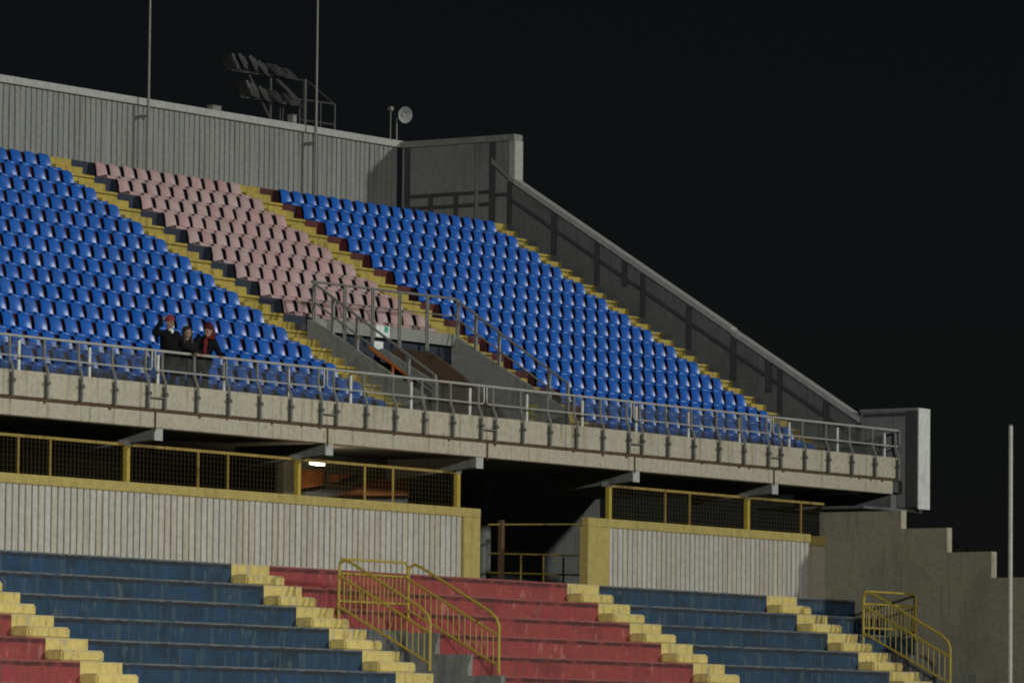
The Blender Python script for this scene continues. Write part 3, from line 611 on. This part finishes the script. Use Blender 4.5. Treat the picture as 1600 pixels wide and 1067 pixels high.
def hand_railing(label, x0, x1, yb, y1, right):
    h = empty('hand_railing', ((x0+x1)/2, (yb+y1)/2, -10.7), label, 'railing', 'yellow pipe railings round the lower passage pits')
    def rl(pts, r, nm='rail'): m = MB(); m.tube(pts, r, 8); build(m, nm, MT['yellow_metal'], h, smooth=True)
    sl = -(.5176)
    def zt(y): return -9.52 + (y-yb)*.505
    def slope(x, yend, yb0=None):
        b0 = yb
        rl([(x,b0,-10.72),(x,b0,-9.75),(x,b0-.03,-9.62),(x,b0-.13,-9.56),(x,b0-.3,zt(b0-.3)+.06),(x,yend+.22,zt(yend+.22)+.02),(x,yend+.06,zt(yend+.06)-.04),(x,yend,zt(yend)-.16),(x,yend,zt(yend)-1.12)], .03)
        rl([(x,b0,-9.86),(x,yend,zt(yend)-.36)], .026); rl([(x,b0,-10.49),(x,yend,zt(yend)-.97)], .026)
        n = 16
        for i in range(1, n):
            y = b0+(yend-b0)*i/n; zc = -9.86+(zt(yend)-.36+9.86)*i/n; zd = -10.49+(zt(yend)-.97+10.49)*i/n
            rl([(x,y,zc),(x,y,zd)], .011, 'baluster')
    slope(x0, y1)
    if right: slope(x1, y1)
    xe = x1
    rl([(x0+.035,yb,-9.74),(x0+.035,yb,-9.6),(x0+.1,yb,-9.53),(xe-.1,yb,-9.53),(xe-.035,yb,-9.6),(xe-.035,yb,-9.75 if right else -10.6)], .028)
    rl([(x0+.03,yb,-9.82),(xe-.03,yb,-9.82)], .024); rl([(x0+.03,yb,-10.38),(xe-.03,yb,-10.38)], .024)
    n = int((xe-x0)/.14)
    for i in range(1, n): x = x0+(xe-x0)*i/n; rl([(x,yb,-9.82),(x,yb,-10.38)], .010, 'baluster')
hand_railing('yellow pipe railing with two sloping sides round the passage pit in the red benches', -6.4, -4.02, -13.2, -15.49, True)
hand_railing('yellow pipe railing with one sloping side beside the stepped end wall', 13.72, 16.1, -13.26, -15.59, False)

# stepped concrete end wall of the lower terrace
sw = empty('stepped_end_wall', (16.3,-13,-15.43), 'bare concrete end wall stepping down beside the lower terrace', 'wall')
pts = [(-10.5,-7.55),(-12.76,-7.55),(-12.76,-7.975),(-14.01,-7.975),(-14.01,-8.55),(-15.22,-8.55),(-15.22,-9.16),(-16.45,-9.16),(-16.45,-9.77),(-17.7,-9.77),(-17.7,-10.4),(-19,-10.4),(-19,-11.05),(-21,-11.05),(-21,-15.43),(-10.5,-15.43)]
m = MB(); m.prism(pts, 0, 16.2, 16.42); build(m, 'wall_slab', MT['end_concrete'], sw)
for i in range(1, len(pts)-3, 2):
    a, b = pts[i], pts[i+1]; m = MB(); m.box(16.195, 16.425, a[0]-.012, a[0]-.001, b[1]+.003, a[1]+.002); build(m, 'lit_edge_strip', MT['concrete'], sw)  # paler colour paints the lit look onto the front edges

# a dark tree crown far behind the end wall
tr = empty('background_tree', (110,40,-15.43), 'dark round tree crown far behind the stepped end wall', 'tree')
m = MB(); m.tube([(110,40,-15.43),(110.1,40,-11),(109.9,40.2,-7)], [.4,.32,.2], 8); build(m, 'trunk', MT['bark'], tr, smooth=True)
m = MB(); rs = random.Random(3)
cl = [(110+rs.gauss(0,2.2), 40+rs.gauss(0,2.2), -7+rs.gauss(0,1.1), rs.uniform(.9,1.7)) for _ in range(26)]
for _ in range(6500):
    cx, cy, cz, cr = rs.choice(cl); d = Vector((rs.gauss(0,1),rs.gauss(0,1),rs.gauss(0,1))).normalized()*cr*rs.random()**.4
    c = Vector((cx,cy,cz))+d; a = Vector((rs.gauss(0,1),rs.gauss(0,1),rs.gauss(0,1))).normalized()*.16; b = a.orthogonal().normalized()*.1
    m.add([c-a, c+b, c+a, c-b], [(0,1,2,3)])
build(m, 'crown', MT['leaf'], tr)

# ------------------------------------------------------------------ three people at the railing
SKIN = material('skin', (.30,.19,.13), .6, fine=.03); COAT = material('black_coat', (.005,.005,.0055), .85, fine=.1, spec=.1); COAT2 = material('dark_charcoal_coat', (.009,.010,.011), .85, fine=.1, spec=.1)
TROU = material('dark_trousers', (.007,.008,.011), .9, fine=.1, spec=.1); JEAN = material('dark_jeans', (.028,.036,.06), .9, fine=.1); SHOE = material('dark_shoes', (.015,.014,.013), .6)
EYE = material('dark_eyes', (.01,.008,.006), .3); LIP = material('lips', (.26,.09,.08), .5); HAIR = material('dark_brown_hair', (.022,.013,.008), .6)
BEANIE = material('red_knit_beanie', (.20,.03,.035), .95, bump=.4, bump_scale=120); MAROON = material('maroon_hood_cloth', (.055,.008,.014), .95); SCARF = material('red_scarf_cloth', (.12,.008,.012), .9); WHITE = material('white_cloth', (.6,.58,.55), .9)
TAGS = ['skin','coat','trousers','shoe','eye','lip']
def person(label, base, facing, J, mats, voxel=.009):
    """J: list of (p, q, r0, r1, tag): tapered limbs in the figure's own frame, x to its left, y back, z up; remeshed into one skin"""
    root = empty('person', base, label, 'person')
    bm = bmesh.new(); rows = []
    for p, q, a, b, t in J:
        p, q = Vector(p), Vector(q); d = q-p; n = max(1, int(d.length/(.35*min(a,b)))) if d.length > 1e-4 else 1
        n = min(n, 14)
        for i in range(n+1):
            f = i/n; c = p+d*f; r = a+(b-a)*f
            bmesh.ops.create_icosphere(bm, subdivisions=2, radius=r, matrix=Matrix.Translation(c))
        rows.append((p, q, a, b, TAGS.index(t)))
    me = bpy.data.meshes.new('body_src'); bm.to_mesh(me); bm.free()
    o = bpy.data.objects.new('body_src', me); COL.objects.link(o)
    md = o.modifiers.new('r', 'REMESH'); md.mode = 'VOXEL'; md.voxel_size = voxel; md.use_smooth_shade = True
    sm = o.modifiers.new('s', 'SMOOTH'); sm.factor = .5; sm.iterations = 3
    dg = bpy.context.evaluated_depsgraph_get(); me2 = bpy.data.meshes.new_from_object(o.evaluated_get(dg)); bpy.data.objects.remove(o)
    me2.name = 'body'
    N = len(me2.polygons); C = np.empty(N*3); me2.polygons.foreach_get('center', C); C = C.reshape(-1,3)
    best = np.full(N, 1e9); idx = np.zeros(N, int)
    for p, q, a, b, t in rows:
        p, q = np.array(p), np.array(q); d = q-p; L2 = max(d@d, 1e-9); f = np.clip(((C-p)@d)/L2, 0, 1); r = a+(b-a)*f
        e = np.linalg.norm(C-(p+f[:,None]*d), axis=1)-r - (.004 if t >= 4 else 0); k = e < best; best[k] = e[k]; idx[k] = t
    me2.materials.clear()
    for m_ in mats: me2.materials.append(m_)
    me2.polygons.foreach_set('material_index', idx.astype(np.int32)); me2.polygons.foreach_set('use_smooth', [True]*N); me2.update()
    b = link('body', me2, base, root); root.rotation_euler = (0,0,facing); return root
def blob(root, name, mat, shapes, voxel=.008):
    bm = bmesh.new()
    for c, r in shapes:
        r = r if isinstance(r, tuple) else (r,r,r); bmesh.ops.create_icosphere(bm, subdivisions=3, radius=1, matrix=Matrix.Translation(c) @ Matrix.Diagonal((*r,1)))
    me = bpy.data.meshes.new(name); bm.to_mesh(me); bm.free(); o = bpy.data.objects.new(name, me); COL.objects.link(o)
    md = o.modifiers.new('r', 'REMESH'); md.mode = 'VOXEL'; md.voxel_size = voxel; md.use_smooth_shade = True
    dg = bpy.context.evaluated_depsgraph_get(); me2 = bpy.data.meshes.new_from_object(o.evaluated_get(dg)); bpy.data.objects.remove(o)
    me2.materials.clear(); me2.materials.append(mat); me2.polygons.foreach_set('use_smooth', [True]*len(me2.polygons))
    c = bpy.data.objects.new(name, me2); COL.objects.link(c); c.parent = root; return c
def hand(w_, palm_dir, up_dir, side, s=1., curl=.35):
    """palm from wrist w_ along palm_dir; fingers spread along side, curling towards up_dir"""
    w_ = Vector(w_); p = Vector(palm_dir).normalized(); s_ = Vector(side).normalized(); u_ = Vector(up_dir).normalized(); out = []
    for k in (-1, 0, 1): out.append((w_+s_*.012*k, w_+p*.085*s+s_*.024*k, .017*s, .015*s, 'skin'))
    for k, ln_ in zip((-1.5,-.5,.5,1.5), (.062,.076,.080,.070)):
        b0 = w_+p*.088*s+s_*.0195*k*s; d1 = (p+u_*curl*.6+s_*.06*k).normalized(); b1 = b0+d1*ln_*.5*s; d2 = (p+u_*curl*2.2).normalized(); b2 = b1+d2*ln_*.5*s
        out += [(b0, b1, .0095*s, .009*s, 'skin'), (b1, b2, .009*s, .0075*s, 'skin')]
    t0 = w_+p*.03*s-s_*.025*s; t1 = t0+(p*.5-s_+u_*.3).normalized()*.04*s; t2 = t1+(p*.9-s_*.35+u_*.5).normalized()*.032*s
    out += [(t0,t1,.012*s,.0105*s,'skin'),(t1,t2,.0105*s,.009*s,'skin')]; return out
def headparts(c, yawa=0., pitcha=0., s=1.):
    """face towards -y turned by yawa, tipped by pitcha"""
    Rm = Matrix.Rotation(yawa,3,'Z') @ Matrix.Rotation(pitcha,3,'X'); c = Vector(c)
    def T(x,y,z): return c+Rm @ (Vector((x,y,z))*s)
    L_ = [(T(0,.015,.035),T(0,.02,.03),.093*s,.09*s,'skin'),(T(0,-.01,-.02),T(0,-.02,-.06),.078*s,.058*s,'skin'),(T(0,-.055,-.075),T(0,-.06,-.08),.036*s,.034*s,'skin'),
        (T(0,-.088,.0),T(0,-.105,-.028),.010*s,.014*s,'skin'),(T(-.018,-.088,-.062),T(.018,-.088,-.062),.008*s,.008*s,'lip'),
        (T(-.032,-.078,.008),T(-.034,-.078,.008),.013*s,.013*s,'eye'),(T(.032,-.078,.008),T(.034,-.078,.008),.013*s,.013*s,'eye'),
        (T(-.088,.01,.01),T(-.088,.012,-.02),.016*s,.012*s,'skin'),(T(.088,.01,.01),T(.088,.012,-.02),.016*s,.012*s,'skin')]
    return L_, T
FZ = -6.5
def legs(h, sx, trou='trousers', yb=0., lean=0.):
    out = []
    for s in (-1, 1):
        hip = (s*.09*sx, yb, .50*h); kn = (s*.10*sx, yb-.01, .275*h); an = (s*.105*sx, yb+.02, .05*h)
        out += [(hip, kn, .088*sx, .062*sx, trou), (kn, an, .062*sx, .044*sx, trou), ((s*.105*sx,yb+.03,.035),(s*.115*sx,yb-.13,.03),.042,.034,'shoe')]
    return out
# 1: standing, right hand raised to the cap, left hand on the rail
h = 1.76; J = legs(h, 1.0)
J += [((0,0,.52*h),(0,-.01,.64*h),.165,.165,'coat'),((-.06,0,.60*h),(-.08,-.01,.76*h),.13,.125,'coat'),((.06,0,.60*h),(.08,-.01,.76*h),.13,.125,'coat'),((-.15,0,.795*h),(.15,0,.795*h),.082,.082,'coat'),((-.09,0,.50*h),(.09,0,.50*h),.13,.13,'coat'),
      ((0,.0,.80*h),(0,-.015,.875*h),.06,.056,'skin'),((0,.0,.80*h),(0,0,.835*h),.085,.07,'coat')]
hp, T1 = headparts((0,-.03,.925*h), R(8), R(4)); J += hp
ex = (-.36,-.05,.80*h); wr = (-.25,-.12,.945*h)
J += [((-.17,0,.80*h),ex,.075,.062,'coat'),(ex,wr,.06,.043,'coat')] + hand(wr, (.65,-.1,.55), (.6,.2,-.5), (0,-1,.1), 1., .3)
el = (.33,-.10,.62*h); wl = (.40,-.36,.575*h)
J += [((.17,0,.80*h),el,.075,.062,'coat'),(el,wl,.06,.043,'coat')] + hand(wl, (.1,-.9,-.15), (0,-.1,-1), (1,0,0), 1., .6)
p1 = person('person in a black coat and red beanie raising one hand to the head', (-9.22,-10.98,FZ), R(-22), J, [SKIN,COAT,TROU,SHOE,EYE,LIP])
blob(p1, 'beanie', BEANIE, [(T1(0,.02,.075),(.104,.108,.085)),(T1(0,.02,.045),(.107,.11,.035)),(T1(0,.02,.165),.025)])
blob(p1, 'collar', WHITE, [(T1(0,-.035,-.14),(.055,.05,.035)),(T1(.01,-.075,-.165),(.035,.025,.05))])
# 2: shorter, long dark hair, hands on the rail
h = 1.58; J = legs(h, .92, yb=0.)
J += [((0,0,.53*h),(0,-.02,.64*h),.145,.145,'coat'),((-.05,-.01,.60*h),(-.07,-.02,.76*h),.115,.105,'coat'),((.05,-.01,.60*h),(.07,-.02,.76*h),.115,.105,'coat'),((-.125,-.01,.795*h),(.125,-.01,.795*h),.07,.07,'coat'),((-.08,0,.50*h),(.08,0,.50*h),.12,.12,'coat'),
      ((0,-.01,.80*h),(0,-.03,.875*h),.05,.048,'skin'),((0,-.01,.80*h),(0,-.01,.83*h),.075,.06,'coat')]
hp, T2 = headparts((0,-.045,.93*h), R(-4), R(6), .95); J += hp
for s in (-1,1):
    e = (s*.25,-.10,.62*h); w2 = (s*.17,-.32,.635*h); J += [((s*.145,-.01,.795*h),e,.066,.054,'coat'),(e,w2,.052,.038,'coat')] + hand(w2, (-s*.15,-.9,.0), (0,-.2,-1), (s,0,0), .92, .6)
p2 = person('person with long dark hair standing between the two others at the rail', (-8.66,-10.98,FZ), R(-28), J, [SKIN,COAT2,JEAN,SHOE,EYE,LIP])
hs = [(T2(0,.035,.05),(.104,.1,.092)),(T2(0,.05,-.03),(.10,.08,.12)),(T2(-.078,.0,-.08),(.036,.05,.14)),(T2(.078,.0,-.08),(.036,.05,.14)),(T2(-.085,-.04,-.2),(.036,.04,.10)),(T2(.085,-.04,-.2),(.036,.04,.10)),(T2(0,.075,-.15),(.10,.05,.14))]
blob(p2, 'hair', HAIR, hs)
# 3: bent forward over the rail, hooded, looking towards the others
h = 1.74; J = legs(h, 1.04, yb=.08)
J += [((0,.07,.51*h),(0,.02,.62*h),.165,.165,'coat'),((-.06,.03,.60*h),(-.09,-.08,.745*h),.135,.13,'coat'),((.06,.03,.60*h),(.09,-.08,.745*h),.135,.13,'coat'),((-.16,-.10,.775*h),(.16,-.10,.775*h),.085,.085,'coat'),((-.09,.08,.495*h),(.09,.08,.495*h),.135,.135,'coat'),
      ((0,-.11,.785*h),(0,-.17,.85*h),.06,.056,'skin'),((0,-.11,.78*h),(0,-.13,.815*h),.09,.075,'coat')]
hp, T3 = headparts((0,-.23,.885*h), R(-62), R(22)); J += hp
for s in (-1,1):
    e = (s*.30,-.20,.60*h); w3 = (s*.2,-.40,.575*h); J += [((s*.18,-.10,.775*h),e,.078,.064,'coat'),(e,w3,.06,.044,'coat')] + hand(w3, (-s*.3,-.8,0), (0,-.2,-1), (s,0,0), 1., .6)
p3 = person('person in a maroon hood and red scarf leaning on the rail', (-8.05,-10.92,FZ), R(-25), J, [SKIN,COAT,TROU,SHOE,EYE,LIP])
blob(p3, 'hood', MAROON, [(T3(0,.04,.05),(.112,.11,.10)),(T3(0,.07,-.05),(.105,.085,.11)),(T3(.02,.06,-.12),(.10,.08,.06)),(T3(0,.06,.14),(.05,.06,.05))])
blob(p3, 'scarf', SCARF, [(T3(0,.0,-.155),(.105,.10,.04)),((-.06,-.24,.74*h),(.05,.03,.10)),((-.07,-.235,.66*h),(.045,.028,.10))])
